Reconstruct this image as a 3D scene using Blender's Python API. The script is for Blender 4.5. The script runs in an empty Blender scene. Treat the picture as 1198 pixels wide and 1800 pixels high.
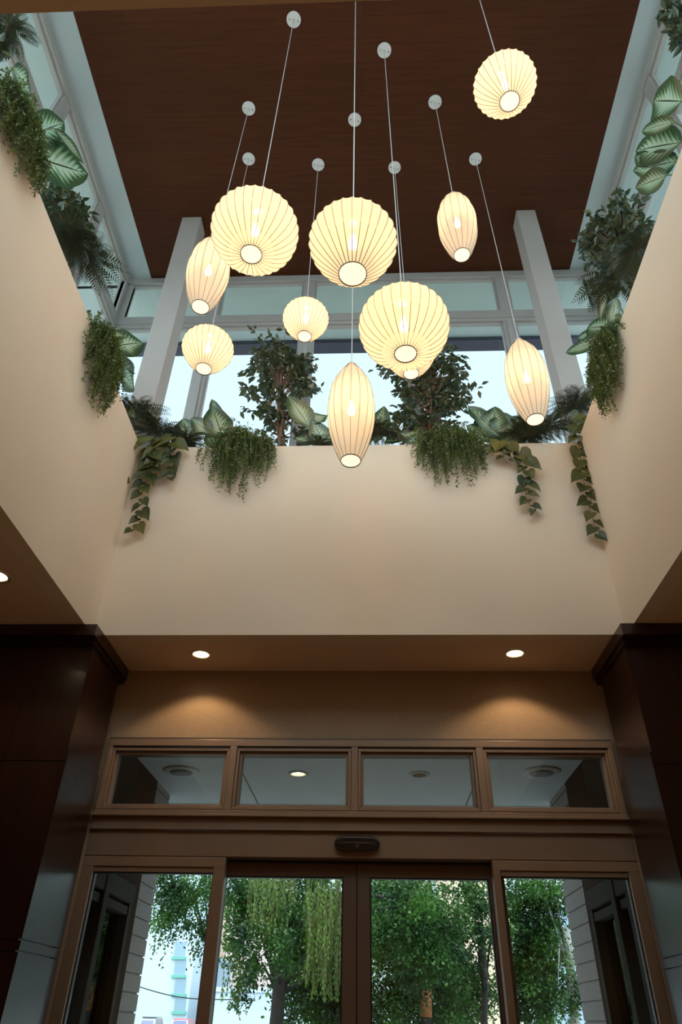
import bpy, bmesh, math, random
from mathutils import Vector, Matrix
random.seed(7)
C = bpy.data.collections.new('scene'); bpy.context.scene.collection.children.link(C)
sc = bpy.context.scene
PI = math.pi

# ------------------------------------------------------------------ camera
FPX, PITCH, YAW, ROLL, EYE = 1205.6, .64187, -.04746, .02047, 1.5
fw = Vector((math.sin(YAW)*math.cos(PITCH), math.cos(YAW)*math.cos(PITCH), math.sin(PITCH)))
rt = Vector((math.cos(YAW), -math.sin(YAW), 0)); upv = rt.cross(fw)
RX = rt*math.cos(ROLL) + upv*math.sin(ROLL); UP = upv*math.cos(ROLL) - rt*math.sin(ROLL)
cam = bpy.data.cameras.new('camera'); camo = bpy.data.objects.new('camera', cam); C.objects.link(camo)
camo.matrix_world = Matrix(((RX.x, UP.x, -fw.x, 0), (RX.y, UP.y, -fw.y, 0), (RX.z, UP.z, -fw.z, EYE), (0, 0, 0, 1)))
cam.sensor_fit = 'VERTICAL'; cam.sensor_height = 36; cam.lens = FPX/1800*36
cam.clip_start = .05; cam.clip_end = 600
sc.camera = camo
EYEP = Vector((0, 0, EYE))
def at(x, y, X=None, Y=None, Z=None):
    """point of the place where the sight line of photo pixel (x, y) meets a given plane"""
    d = fw*FPX + RX*(x-599) + UP*(900-y)
    if X is not None: t = X/d.x
    elif Y is not None: t = Y/d.y
    else: t = (Z-EYE)/d.z
    return EYEP + d*t

# ------------------------------------------------------------------ look
sc.view_settings.view_transform = 'Standard'; sc.view_settings.look = 'None'
sc.view_settings.gamma = 1; sc.view_settings.use_curve_mapping = False
sc.view_settings.exposure = 0.0
sc.cycles.use_denoising = True
sc.cycles.max_bounces = 10; sc.cycles.diffuse_bounces = 5; sc.cycles.transparent_max_bounces = 24
sc.cycles.sample_clamp_indirect = 4
sc.cycles.caustics_reflective = False; sc.cycles.caustics_refractive = False
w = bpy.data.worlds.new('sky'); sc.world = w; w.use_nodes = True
nt = w.node_tree; bg = nt.nodes['Background']
tc = nt.nodes.new('ShaderNodeTexCoord'); sx = nt.nodes.new('ShaderNodeSeparateXYZ'); cr = nt.nodes.new('ShaderNodeValToRGB')
nt.links.new(tc.outputs['Generated'], sx.inputs[0]); nt.links.new(sx.outputs['Z'], cr.inputs['Fac']); nt.links.new(cr.outputs[0], bg.inputs['Color'])
cr.color_ramp.elements[0].position = 0; cr.color_ramp.elements[0].color = (.74, .88, 1, 1)
cr.color_ramp.elements[1].position = .9; cr.color_ramp.elements[1].color = (.70, .88, 1, 1)
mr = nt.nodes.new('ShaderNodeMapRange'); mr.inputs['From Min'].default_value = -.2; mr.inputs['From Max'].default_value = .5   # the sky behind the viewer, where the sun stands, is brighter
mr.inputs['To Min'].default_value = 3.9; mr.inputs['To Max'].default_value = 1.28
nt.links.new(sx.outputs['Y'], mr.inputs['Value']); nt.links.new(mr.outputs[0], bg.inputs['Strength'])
SUN = bpy.data.lights.new('sun', 'SUN'); SUN.energy = 3.0; SUN.angle = math.radians(4); SUN.color = (1, .9, .7)
suno = bpy.data.objects.new('sun', SUN); C.objects.link(suno)
suno.rotation_euler = Vector((-.25, -.15, .96)).to_track_quat('Z', 'Y').to_euler()   # high sun over the street

# ------------------------------------------------------------------ materials
MATS = {}
def mat(name, col, rough=.6, metal=0, noise=None, spec=.5, emit=None, estr=0, bump=0, scale=(1, 1, 1), coat=0):
    m = bpy.data.materials.new(name); m.use_nodes = True; MATS[name] = m
    t = m.node_tree; b = t.nodes['Principled BSDF']
    b.inputs['Base Color'].default_value = (*col, 1); b.inputs['Roughness'].default_value = rough
    b.inputs['Metallic'].default_value = metal; b.inputs['Specular IOR Level'].default_value = spec
    if coat: b.inputs['Coat Weight'].default_value = coat; b.inputs['Coat Roughness'].default_value = .12
    if emit: b.inputs['Emission Color'].default_value = (*emit, 1); b.inputs['Emission Strength'].default_value = estr
    if noise:
        c = t.nodes.new('ShaderNodeTexCoord'); mp = t.nodes.new('ShaderNodeMapping'); n = t.nodes.new('ShaderNodeTexNoise'); r = t.nodes.new('ShaderNodeValToRGB')
        mp.inputs['Scale'].default_value = scale
        t.links.new(c.outputs['Object'], mp.inputs[0]); t.links.new(mp.outputs[0], n.inputs[0])
        n.inputs['Scale'].default_value = noise[0]; n.inputs['Detail'].default_value = 5; a = noise[1]
        r.color_ramp.elements[0].position = .3; r.color_ramp.elements[1].position = .7
        r.color_ramp.elements[0].color = (*[x*(1-a) for x in col], 1); r.color_ramp.elements[1].color = (*[min(1, x*(1+a)) for x in col], 1)
        t.links.new(n.outputs[0], r.inputs[0]); t.links.new(r.outputs[0], b.inputs['Base Color'])
        if bump:
            bp = t.nodes.new('ShaderNodeBump'); bp.inputs['Strength'].default_value = bump; bp.inputs['Distance'].default_value = .01
            t.links.new(n.outputs[0], bp.inputs['Height']); t.links.new(bp.outputs[0], b.inputs['Normal'])
    return m
def glass(name, tint=(1, 1, 1), refl=1.0):
    """clear pane: passes light straight through, mirrors a little, more at grazing angles"""
    m = bpy.data.materials.new(name); m.use_nodes = True; MATS[name] = m; t = m.node_tree; t.nodes.clear()
    o = t.nodes.new('ShaderNodeOutputMaterial'); mx = t.nodes.new('ShaderNodeMixShader'); tr = t.nodes.new('ShaderNodeBsdfTransparent')
    gl = t.nodes.new('ShaderNodeBsdfGlossy'); ge = t.nodes.new('ShaderNodeNewGeometry'); dt = t.nodes.new('ShaderNodeVectorMath'); dt.operation = 'DOT_PRODUCT'
    def M(op, x, y=None):
        q = t.nodes.new('ShaderNodeMath'); q.operation = op
        for i, v in enumerate((x, y)):
            if v is None: continue
            if isinstance(v, (int, float)): q.inputs[i].default_value = v
            else: t.links.new(v, q.inputs[i])
        return q.outputs[0]
    t.links.new(ge.outputs['Normal'], dt.inputs[0]); t.links.new(ge.outputs['Incoming'], dt.inputs[1])
    f = M('POWER', M('SUBTRACT', 1.0, M('ABSOLUTE', dt.outputs['Value'])), 5.0); f = M('MULTIPLY', M('ADD', M('MULTIPLY', f, .96), .04), refl)
    tr.inputs[0].default_value = (*tint, 1); gl.inputs['Roughness'].default_value = .01
    t.links.new(f, mx.inputs[0]); t.links.new(tr.outputs[0], mx.inputs[1]); t.links.new(gl.outputs[0], mx.inputs[2])
    t.links.new(mx.outputs[0], o.inputs[0]); return m
def leafmat(name, col, col2, trans=.35, rough=.45, noise=9, gloss=.12, varieg=None):
    """leaf: diffuse + light coming through + a little gloss; varieg paints a pale heart, veins and midrib through UV"""
    m = bpy.data.materials.new(name); m.use_nodes = True; MATS[name] = m; t = m.node_tree; t.nodes.clear()
    N = t.nodes.new; L = t.links.new
    o = N('ShaderNodeOutputMaterial'); d = N('ShaderNodeBsdfDiffuse'); tr = N('ShaderNodeBsdfTranslucent'); g = N('ShaderNodeBsdfGlossy')
    a = N('ShaderNodeMixShader'); b = N('ShaderNodeMixShader'); a.inputs[0].default_value = trans; b.inputs[0].default_value = gloss
    g.inputs['Roughness'].default_value = rough; g.inputs[0].default_value = (.8, .85, .8, 1)
    c = N('ShaderNodeTexCoord'); n = N('ShaderNodeTexNoise'); n.inputs['Scale'].default_value = noise; L(c.outputs['Object'], n.inputs[0])
    r = N('ShaderNodeValToRGB'); r.color_ramp.elements[0].position = .35; r.color_ramp.elements[1].position = .65
    r.color_ramp.elements[0].color = (*col, 1); r.color_ramp.elements[1].color = (*col2, 1); L(n.outputs[0], r.inputs[0]); out = r.outputs[0]
    if varieg:
        s = N('ShaderNodeSeparateXYZ'); L(c.outputs['UV'], s.inputs[0])
        def M(op, x, y=None):
            q = N('ShaderNodeMath'); q.operation = op
            for i, v in enumerate((x, y)):
                if v is None: continue
                if isinstance(v, (int, float)): q.inputs[i].default_value = v
                else: L(v, q.inputs[i])
            return q.outputs[0]
        v = M('ABSOLUTE', M('SUBTRACT', s.outputs['Y'], .5)); v = M('MULTIPLY', v, 2.0)
        ph = M('ADD', M('MULTIPLY', s.outputs['X'], 62.), M('MULTIPLY', v, -16.))       # side veins sweep towards the tip
        vein = M('MULTIPLY', M('SINE', ph), .16)
        edge = M('ADD', M('ADD', v, vein), M('MULTIPLY', M('SUBTRACT', n.outputs[0], .5), .5))
        edge = M('ADD', edge, M('MULTIPLY', M('ABSOLUTE', M('SUBTRACT', s.outputs['X'], .45)), .8))
        r2 = N('ShaderNodeValToRGB'); e = r2.color_ramp.elements
        e[0].position = .28; e[0].color = (*varieg, 1); e[1].position = .8; e[1].color = (*col, 1)
        e2 = r2.color_ramp.elements.new(.52); e2.color = (*[(x+2*y)/3 for x, y in zip(varieg, col2)], 1)
        L(edge, r2.inputs[0])
        rib = M('LESS_THAN', v, .035); mxr = N('ShaderNodeMix'); mxr.data_type = 'RGBA'
        L(rib, mxr.inputs[0]); L(r2.outputs[0], mxr.inputs[6]); mxr.inputs[7].default_value = (*[x*.5 for x in col], 1); out = mxr.outputs[2]
    L(out, d.inputs[0]); L(out, tr.inputs[0]); L(d.outputs[0], a.inputs[1]); L(tr.outputs[0], a.inputs[2]); L(a.outputs[0], b.inputs[1]); L(g.outputs[0], b.inputs[2]); L(b.outputs[0], o.inputs[0])
    return m
mat('well_paint', (.80, .68, .535), .75, noise=(2.2, .02))
mat('soffit_paint', (.80, .62, .49), .7, noise=(3, .03))
mat('wallpaper', (.40, .29, .19), .8, noise=(40, .12), scale=(1, 1, 9), bump=.15)
mat('frame_metal', (.28, .19, .125), .42, metal=.25, noise=(5, .05))
mat('frame_dark', (.13, .095, .07), .4, metal=.3)
mat('door_metal', (.16, .105, .075), .45, metal=.2)
mat('black_seal_and_shade', (.01, .01, .01), .5)
mat('white_frame', (.42, .41, .39), .45)
mat('white_beam', (.42, .385, .35), .6, noise=(4, .02))
mat('white_border', (.47, .55, .57), .6)
mat('eave_paint', (.50, .58, .57), .7, noise=(2, .04))
mat('fascia', (.06, .06, .09), .5)
mat('floor_stone', (.48, .38, .28), .35, noise=(3, .15))
mat('porch_paint', (.72, .84, .94), .6, noise=(3, .03))
mat('joint', (.07, .08, .09), .7)
mat('siding', (.31, .275, .265), .7, noise=(12, .10), scale=(1, 1, 6))
mat('bronze_post', (.055, .036, .028), .85, spec=.04, noise=(4, .2))
mat('aluminium', (.42, .44, .45), .35, metal=.6)
mat('porch_frame', (.085, .08, .075), .9, spec=.04)
mat('canopy_white', (.72, .74, .74), .4)
mat('screw', (.25, .25, .25), .3, metal=1)
mat('cord', (.62, .60, .56), .6)
mat('wire', (.27, .185, .09), .5)
mat('ring_metal', (.10, .07, .05), .35, metal=.5)
mat('soil', (.05, .035, .025), .9, noise=(30, .4))
mat('stem_brown', (.16, .09, .05), .7, noise=(25, .3))
mat('stem_green', (.12, .2, .06), .5)
mat('bark', (.030, .026, .022), .85, noise=(8, .35), bump=.4)
mat('bark_lit', (.33, .13, .045), .85, noise=(9, .6), scale=(1, 1, 3), bump=.4)
mat('bark_pale', (.36, .34, .29), .85, noise=(6, .3))
mat('roof_light', (.62, .62, .60), .8)
mat('sensor_black', (.008, .008, .010), .12, coat=.6)
mat('mark_grey', (.30, .30, .30), .5)
mat('asphalt', (.24, .24, .24), .8, noise=(1, .1))
mat('plaster_white', (.52, .60, .68), .8, noise=(.3, .03))
mat('plaster_blue', (.34, .43, .55), .8, noise=(.3, .05))
mat('tan_wall', (.62, .45, .32), .8, noise=(.2, .1))
mat('pink_wall', (.66, .50, .48), .8, noise=(.2, .1))
mat('sill_green', (.14, .40, .33), .6)
mat('pane_far', (.25, .34, .42), .15)
mat('car_silver', (.35, .40, .45), .25, metal=.5, coat=.5)
mat('car_red', (.42, .07, .10), .3, coat=.5)
mat('car_glass', (.10, .12, .24), .1)
mat('tyre', (.02, .02, .02), .8)
mat('can_metal', (.88, .80, .68), .45, metal=.6)
mat('lamp_glow', (1, .9, .7), .5, emit=(1, .84, .60), estr=14)
mat('speaker_white', (.70, .74, .77), .5)
mat('grille', (.30, .33, .36), .6)
glass('pane_clear', (.93, .98, .96), 1.0)
glass('pane_smoke', (.70, .74, .73), 1.6)
glass('pane_lower', (.96, 1, 1), .6)
leafmat('ficus_leaf', (.03, .055, .022), (.075, .11, .035), .30)
leafmat('fern_leaf', (.03, .055, .024), (.10, .13, .045), .25, noise=6)
leafmat('moss_leaf', (.055, .10, .02), (.17, .23, .05), .30, noise=7)
leafmat('pothos_leaf', (.025, .042, .014), (.12, .12, .026), .22, noise=5, gloss=.05)
leafmat('broad_leaf', (.022, .065, .020), (.07, .19, .045), .38, noise=4, varieg=(.42, .56, .40))
leafmat('street_leaf', (.008, .034, .012), (.060, .16, .022), .35, noise=1.3, gloss=.035)
leafmat('weeping_leaf', (.045, .10, .012), (.16, .28, .035), .40, noise=1.2, gloss=.03)

def wood(name, c1, c2, rough, along='X', plank=None, coat=0):
    m = mat(name, c1, rough, coat=coat, spec=.12 if plank else .5); t = m.node_tree; N = t.nodes.new; L = t.links.new; b = t.nodes['Principled BSDF']
    c = N('ShaderNodeTexCoord'); mp = N('ShaderNodeMapping'); n = N('ShaderNodeTexNoise'); r = N('ShaderNodeValToRGB')
    mp.inputs['Scale'].default_value = (1.2, 22, 22) if along == 'X' else (22, 22, 1.2)
    L(c.outputs['Object'], mp.inputs[0]); L(mp.outputs[0], n.inputs[0]); n.inputs['Scale'].default_value = 1.4; n.inputs['Detail'].default_value = 8; n.inputs['Roughness'].default_value = .65
    r.color_ramp.elements[0].position = .3; r.color_ramp.elements[1].position = .72
    r.color_ramp.elements[0].color = (*c1, 1); r.color_ramp.elements[1].color = (*c2, 1); L(n.outputs[0], r.inputs[0])
    out = r.outputs[0]
    if plank:
        br = N('ShaderNodeTexBrick'); L(c.outputs['Object'], br.inputs[0]); br.inputs['Scale'].default_value = 1
        br.inputs['Brick Width'].default_value = plank[0]; br.inputs['Row Height'].default_value = plank[1]; br.inputs['Mortar Size'].default_value = .002
        br.inputs['Color1'].default_value = (.90, .90, .90, 1); br.inputs['Color2'].default_value = (1.08, 1.06, 1.04, 1); br.inputs['Mortar'].default_value = (.75, .75, .75, 1); br.offset = .37
        mx = N('ShaderNodeMix'); mx.data_type = 'RGBA'; mx.blend_type = 'MULTIPLY'; mx.inputs[0].default_value = 1
        L(out, mx.inputs[6]); L(br.outputs[0], mx.inputs[7]); out = mx.outputs[2]
    L(out, b.inputs['Base Color'])
wood('ceiling_wood', (.058, .019, .008), (.084, .029, .013), .7, 'X', (2.4, .42))
wood('dark_panel', (.012, .005, .004), (.035, .011, .008), .28, 'Z', coat=.15)

# ------------------------------------------------------------------ mesh helpers
class MB:
    def __init__(s): s.v = []; s.f = []; s.uv = None; s.smooth = False
    def box(s, x0, x1, y0, y1, z0, z1):
        i = len(s.v); s.v += [(x, y, z) for z in (z0, z1) for y in (y0, y1) for x in (x0, x1)]
        s.f += [tuple(i+k for k in q) for q in ((0, 2, 3, 1), (4, 5, 7, 6), (0, 1, 5, 4), (2, 6, 7, 3), (0, 4, 6, 2), (1, 3, 7, 5))]; return s
    def prism(s, pts, axis, a, b):
        """polygon pts (two coords) extruded along an axis from a to b"""
        i = len(s.v); n = len(pts)
        for k in (a, b):
            for p in pts: s.v.append((k, *p) if axis == 'X' else ((p[0], k, p[1]) if axis == 'Y' else (*p, k)))
        s.f += [tuple(range(i, i+n)), tuple(range(i+2*n-1, i+n-1, -1))] + [(i+k, i+n+k, i+n+(k+1) % n, i+(k+1) % n) for k in range(n)]; return s
    def lathe(s, prof, c=(0, 0, 0), n=24, cap=True, warp=None):
        i = len(s.v)
        for r, z in prof:
            for k in range(n):
                a = 2*PI*k/n; q = r*(warp(a) if warp else 1); s.v.append((c[0]+q*math.cos(a), c[1]+q*math.sin(a), c[2]+z))
        for j in range(len(prof)-1):
            for k in range(n): s.f.append((i+j*n+k, i+j*n+(k+1) % n, i+(j+1)*n+(k+1) % n, i+(j+1)*n+k))
        if cap: s.f.append(tuple(i+k for k in range(n))[::-1]); s.f.append(tuple(i+(len(prof)-1)*n+k for k in range(n)))
        return s
    def tube(s, pts, r, n=6, r1=None):
        i = len(s.v); m = len(pts); P = [Vector(p) for p in pts]
        for j, p in enumerate(P):
            d = (P[min(j+1, m-1)]-P[max(j-1, 0)]).normalized(); a = d.orthogonal().normalized() if abs(d.z) > .9 else d.cross(Vector((0, 0, 1))).normalized(); b = d.cross(a)
            rr = r if r1 is None else r+(r1-r)*j/max(1, m-1)
            for k in range(n): s.v.append(tuple(p+(a*math.cos(2*PI*k/n)+b*math.sin(2*PI*k/n))*rr))
        for j in range(m-1):
            for k in range(n): s.f.append((i+j*n+k, i+j*n+(k+1) % n, i+(j+1)*n+(k+1) % n, i+(j+1)*n+k))
        s.f.append(tuple(i+k for k in range(n))[::-1]); s.f.append(tuple(i+(m-1)*n+k for k in range(n))); return s
    def leaf(s, p, d, up, L, W):
        """small folded leaf"""
        d = d.normalized(); sd = d.cross(up)
        if sd.length < 1e-3: sd = d.orthogonal()
        sd.normalize(); nn = sd.cross(d); i = len(s.v)
        for u, v, h in ((0, 0, 0), (.38, -.5, .12), (.75, -.28, .02), (1, 0, -.12), (.75, .28, .02), (.38, .5, .12), (.45, 0, 0)):
            s.v.append(tuple(p+d*(u*L)+sd*(v*W)+nn*(h*W)))
        s.f += [(i, i+1, i+6), (i+1, i+2, i+3, i+6), (i+6, i+3, i+4, i+5), (i, i+6, i+5)]; return s
    def dia(s, p, d, up, L, W):
        d = d.normalized(); sd = d.cross(up)
        if sd.length < 1e-3: sd = d.orthogonal()
        sd.normalize(); i = len(s.v)
        s.v += [tuple(p), tuple(p+d*L*.45-sd*W*.5), tuple(p+d*L), tuple(p+d*L*.45+sd*W*.5)]; s.f.append((i, i+1, i+2, i+3)); return s
    def mesh(s, name, m, smooth=False):
        me = bpy.data.meshes.new(name); me.from_pydata(s.v, [], s.f); me.materials.append(MATS[m])
        if smooth or s.smooth:
            for p in me.polygons: p.use_smooth = True
        if s.uv:
            ul = me.uv_layers.new(name='UVMap')
            for lp in me.loops: ul.data[lp.index].uv = s.uv[lp.vertex_index]
        me.update(); return me
    def build(s, name, m, parent=None, smooth=False, loc=None):
        o = bpy.data.objects.new(name, s.mesh(name, m, smooth)); C.objects.link(o)
        if parent: o.parent = parent
        if loc is not None: o.location = loc
        return o
def bevel(o, wd=.004, seg=2):
    b = o.modifiers.new('edge', 'BEVEL'); b.width = wd; b.segments = seg; b.limit_method = 'ANGLE'; return o
def tag(o, label=None, cat=None, group=None, kind=None):
    if label: o['label'] = label
    if cat: o['category'] = cat
    if group: o['group'] = group
    if kind: o['kind'] = kind
    return o
def empty(name, loc=(0, 0, 0)):
    o = bpy.data.objects.new(name, None); C.objects.link(o); o.location = loc; o.empty_display_size = .1; return o
def thing(name, label, cat, loc=(0, 0, 0), group=None): return tag(empty(name, loc), label, cat, group)
def struct(o, label=None, cat=None): return tag(o, label, cat, None, 'structure')
def box(name, m, a, parent=None): return MB().box(*a).build(name, m, parent)
def frame_xz(mb, x0, x1, z0, z1, t, y0, y1):
    mb.box(x0, x1, y0, y1, z1-t, z1).box(x0, x1, y0, y1, z0, z0+t).box(x0, x0+t, y0, y1, z0+t, z1-t).box(x1-t, x1, y0, y1, z0+t, z1-t); return mb

# ------------------------------------------------------------------ dimensions (metres)
D = 5.09            # entrance wall
ZS = 3.74           # underside of the low ceiling
WL, WR, WB, WF = -2.0, 1.824, 4.465, .665    # the light well
ZT = 5.57           # top of the well walls
ZC = 9.58           # timber ceiling
CL, CR, CB, CF = -2.9, 2.71, 5.49, -.36
VL, VR, VB, VF = -3.24, 3.0, 5.52, -.40      # clerestory glass planes
GW = .18

# ------------------------------------------------------------------ lower lobby shell
struct(box('floor', 'floor_stone', (-5, 5, -5, D+.1, -.1, 0)), 'brown stone floor of the lobby', 'floor')
low = MB(); low.box(-5, 5, -5, WF-.12, ZS, ZS+.12).box(-5, 5, WB+.12, D+.1, ZS, ZS+.12).box(-5, WL-.12, WF-.12, WB+.12, ZS, ZS+.12).box(WR+.12, 5, WF-.12, WB+.12, ZS, ZS+.12)
lowc = struct(low.build('ceiling', 'soffit_paint'), 'low brown painted ceiling around the light well', 'ceiling')
struct(box('wall_left', 'dark_panel', (-5.1, -5, -5, D+.1, 0, ZS)), 'dark wood wall on the left side of the lobby', 'wall')
struct(box('wall_right', 'dark_panel', (5, 5.1, -5, D+.1, 0, ZS)), 'dark wood wall on the right side of the lobby', 'wall')
struct(box('wall_front', 'wallpaper', (-5, 5, -5.1, -5, 0, ZS)), 'tan papered wall behind the viewer', 'wall')
# light well: four walls, each one mesh
struct(box('wall_back', 'well_paint', (WL-.12, WR+.12, WB, WB+.12, ZS, ZT)), 'cream painted back wall of the light well', 'wall')
struct(box('wall_well_left', 'well_paint', (WL-.12, WL, WF, WB, ZS, ZT)), 'cream painted left wall of the light well', 'wall')
struct(box('wall_well_right', 'well_paint', (WR, WR+.12, WF, WB, ZS, ZT)), 'cream painted right wall of the light well', 'wall')
struct(box('wall_well_front', 'well_paint', (WL-.12, WR+.12, WF-.12, WF, ZS, ZT)), 'cream painted near wall of the light well', 'wall')

# dark timber piers either side of the doors
def pier(name, x0, x1, inner, sgn, label):
    t = thing(name, label, 'wall panelling', ((x0+x1)/2, 4.75, 0))
    o = lambda nm, mb: mb.build(nm, 'dark_panel', t)
    X, Y = t.location.x, 4.75
    def b(mb, x0, x1, y0, y1, z0, z1): return mb.box(x0-X, x1-X, y0-Y, y1-Y, z0, z1)
    body = MB()
    for z0, z1 in ((0, 1.792), (1.80, 1.846), (1.854, 2.82), (2.826, ZS-.004)): b(body, x0, x1, 4.40, 5.0, z0, z1)
    b(body, x0+.01, x1-.01, 4.41, 4.99, 0, ZS-.01); o('panel', body)
    gp = MB(); b(gp, x0+.05, x1-.05, 5.0, D-.016, 0, ZS-.01); gp.build('painted_shadow_gap', 'black_seal_and_shade', t)  # black filler paints the shade between pier and door frame
    ins = MB(); b(ins, *((x1, x1+.012) if sgn > 0 else (x0-.012, x0)), 4.40, 5.0, 0, 1.792); b(ins, *((x1, x1+.012) if sgn > 0 else (x0-.012, x0)), 4.40, 5.0, 1.80, 1.846)
    b(ins, *((x1, x1+.012) if sgn > 0 else (x0-.012, x0)), 4.40, 5.0, 1.854, 2.9); o('side_panel', ins)
    cr_ = MB(); b(cr_, x0-(0 if sgn > 0 else .035), x1+(.035 if sgn > 0 else 0), 4.29, D-.015, ZS-.085, ZS-.002)
    b(cr_, x0-(0 if sgn > 0 else .018), x1+(.018 if sgn > 0 else 0), 4.36, D-.015, ZS-.12, ZS-.085); o('crown', cr_)
    return t
pier('wood_pier', -4.99, -1.945, -1.93, 1, 'dark stained timber pier with crown, left of the entrance doors')
pier('wood_pier', 1.765, 4.99, 1.75, -1, 'dark stained timber pier with crown, right of the entrance doors')

# ------------------------------------------------------------------ entrance wall
FL, FR = -1.925, 1.752
struct(box('wall_entrance', 'wallpaper', (-5, 5, D, D+.15, 3.185, ZS)), 'tan papered wall band above the transom windows', 'wall')
struct(MB().box(-5, FL-.02, D, D+.15, 0, 3.185).box(FR+.02, 5, D, D+.15, 0, 3.185).build('wall_entrance_sides', 'wallpaper'), 'tan papered wall behind the timber piers', 'wall')
ZG0, ZG1 = 2.735, 3.085
glx = [(-1.860, -1.062), (-.931, -.170), (-.040, .735), (.868, 1.684)]
# transom band: casing around four windows
case = MB(); y0, y1 = D-.03, D+.10
case.box(FL-.01, FR+.01, y0, y1, 3.135, 3.185)
case.box(FL-.01, FR+.01, y0, y1, 2.66, ZG0-.045)
xs = [FL-.01] + [v for a, b in glx for v in (a-.04, b+.04)] + [FR+.01]
for i in range(0, len(xs), 2): case.box(xs[i], xs[i+1], y0, y1, ZG0-.045, 3.135)
bevel(struct(case.build('trim_1', 'frame_metal'), 'tan casing round the four transom windows', 'trim'), .004)
led = MB(); led.box(FL-.02, FR+.02, D-.055, D, 2.645, 2.662).box(FL-.02, FR+.02, D-.012, D+.1, 2.574, 2.645).box(FL-.02, FR+.02, D-.03, D, 2.562, 2.574)
bevel(struct(led.build('trim_2', 'frame_metal'), 'tan ledge moulding under the transom windows', 'trim'), .003)
struct(MB().box(FL-.01, FR+.01, D-.028, D+.02, 3.185, 3.198).build('trim_3', 'frame_dark'), 'dark shadow bead above the transom casing', 'trim')
names = ['leftmost transom window, above the left sidelight', 'transom window with a lit downlight showing through it', 'transom window above the right sliding door', 'rightmost transom window, above the right sidelight']
for i, (a, b) in enumerate(glx):
    t = struct(empty('window_%d' % (i+1), ((a+b)/2, D, ZG0)), names[i], 'window'); X, Z = (a+b)/2, ZG0
    f = MB(); q = lambda g, h, k0, k1: frame_xz(f, a-g-X, b+g-X, ZG0-g-Z, ZG1+g-Z, h, k0, k1)
    q(.04, .022, -.018, .09); q(.018, .018, .006, .09)
    bevel(f.build('frame', 'frame_metal', t), .003)
    MB().box(a-X, b-X, .05, .056, 0, ZG1-Z).build('pane', 'pane_smoke', t)
# header over the doors
struct(bevel(box('trim_4', 'frame_metal', (FL-.02, FR+.02, D, D+.10, 2.40, 2.562)), .003), 'tan metal header above the sliding doors', 'trim')
struct(box('trim_5', 'frame_metal', (-.985, .825, D+.10, D+.35, 2.40, 2.56)), 'tan track housing behind the door header', 'trim')
# sidelights
for i, (a, b, ga, gb, lb) in enumerate(((FL-.02, -.972, -1.855, -1.062, 'fixed sidelight left of the sliding doors'), (.812, FR+.02, .873, 1.685, 'fixed sidelight right of the sliding doors'))):
    X = (a+b)/2; t = struct(empty('window_%d' % (i+5), (X, D, 0)), lb, 'window')
    f = MB(); f.box(a-X, b-X, 0, .09, 2.335, 2.396).box(a-X, ga-X-.012, 0, .09, 0, 2.335).box(gb-X+.012, b-X, 0, .09, 0, 2.335).box(ga-X-.012, gb-X+.012, 0, .09, 0, .12)
    f.box(ga-X-.012, gb-X+.012, .012, .08, 2.303, 2.335)
    bevel(f.build('frame', 'frame_metal', t), .003)
    frame_xz(MB(), ga-X-.012, gb-X+.012, .12, 2.305, .008, .03, .07).build('seal', 'black_seal_and_shade', t)
    MB().box(ga-X, gb-X, .045, .051, .12, 2.30).build('pane', 'pane_clear', t)
# sliding doors, set back behind the header
for i, (a, b, ga, gb, lb) in enumerate(((-1.06, -.092, -.985, -.181, 'left glass sliding door leaf'), (-.086, .90, -.002, .795, 'right glass sliding door leaf'))):
    X = (a+b)/2; t = struct(empty('door_%d' % (i+1), (X, 5.20, 0)), lb, 'door')
    f = MB(); f.box(a-X, b-X, 0, .045, 2.302, 2.385).box(a-X, b-X, 0, .045, .01, .22).box(a-X, ga-X, 0, .045, .22, 2.302).box(gb-X, b-X, 0, .045, .22, 2.302)
    bevel(f.build('frame', 'door_metal', t), .003)
    frame_xz(MB(), ga-X, gb-X, .22, 2.302, .009, .004, .04).build('seal', 'black_seal_and_shade', t)
    MB().box(ga-X, gb-X, .02, .026, .22, 2.302).build('pane', 'pane_clear', t)
    if i == 0: MB().box(b-X, b-X+.0055, .008, .038, .01, 2.385).build('meeting_seal', 'black_seal_and_shade', t)
struct(box('trim_6', 'black_seal_and_shade', (-.984, .824, 5.19, 5.26, 2.386, 2.399)), 'black gap seal above the sliding doors', 'trim')
# motion sensor
t = thing('door_sensor', 'black rounded motion sensor mounted over the sliding doors', 'sensor', (-.086, D, 2.482))
def sup(n=28, w=.153, h=.046, e=3.2):
    return [(w*abs(math.cos(2*PI*k/n))**(2/e)*(1 if math.cos(2*PI*k/n) >= 0 else -1), h*abs(math.sin(2*PI*k/n))**(2/e)*(1 if math.sin(2*PI*k/n) >= 0 else -1)) for k in range(n)]
o = bevel(MB().prism(sup(), 'Y', -.052, 0).build('housing', 'sensor_black', t), .014, 4)
bevel(MB().box(-.13, .13, -.057, -.05, -.012, .004).build('lens', 'sensor_black', t), .003)
lg = MB(); lg.tube([(.000+.0085*math.cos(a*PI/8), -.059, -.018+.0085*math.sin(a*PI/8)) for a in range(17)], .0013, 5).tube([(.006, -.059, -.012), (.008, -.059, -.026)], .0013, 5)
lg.build('maker_mark', 'mark_grey', t)
tag(t.children[-1], 'small pale grey maker mark')

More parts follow.
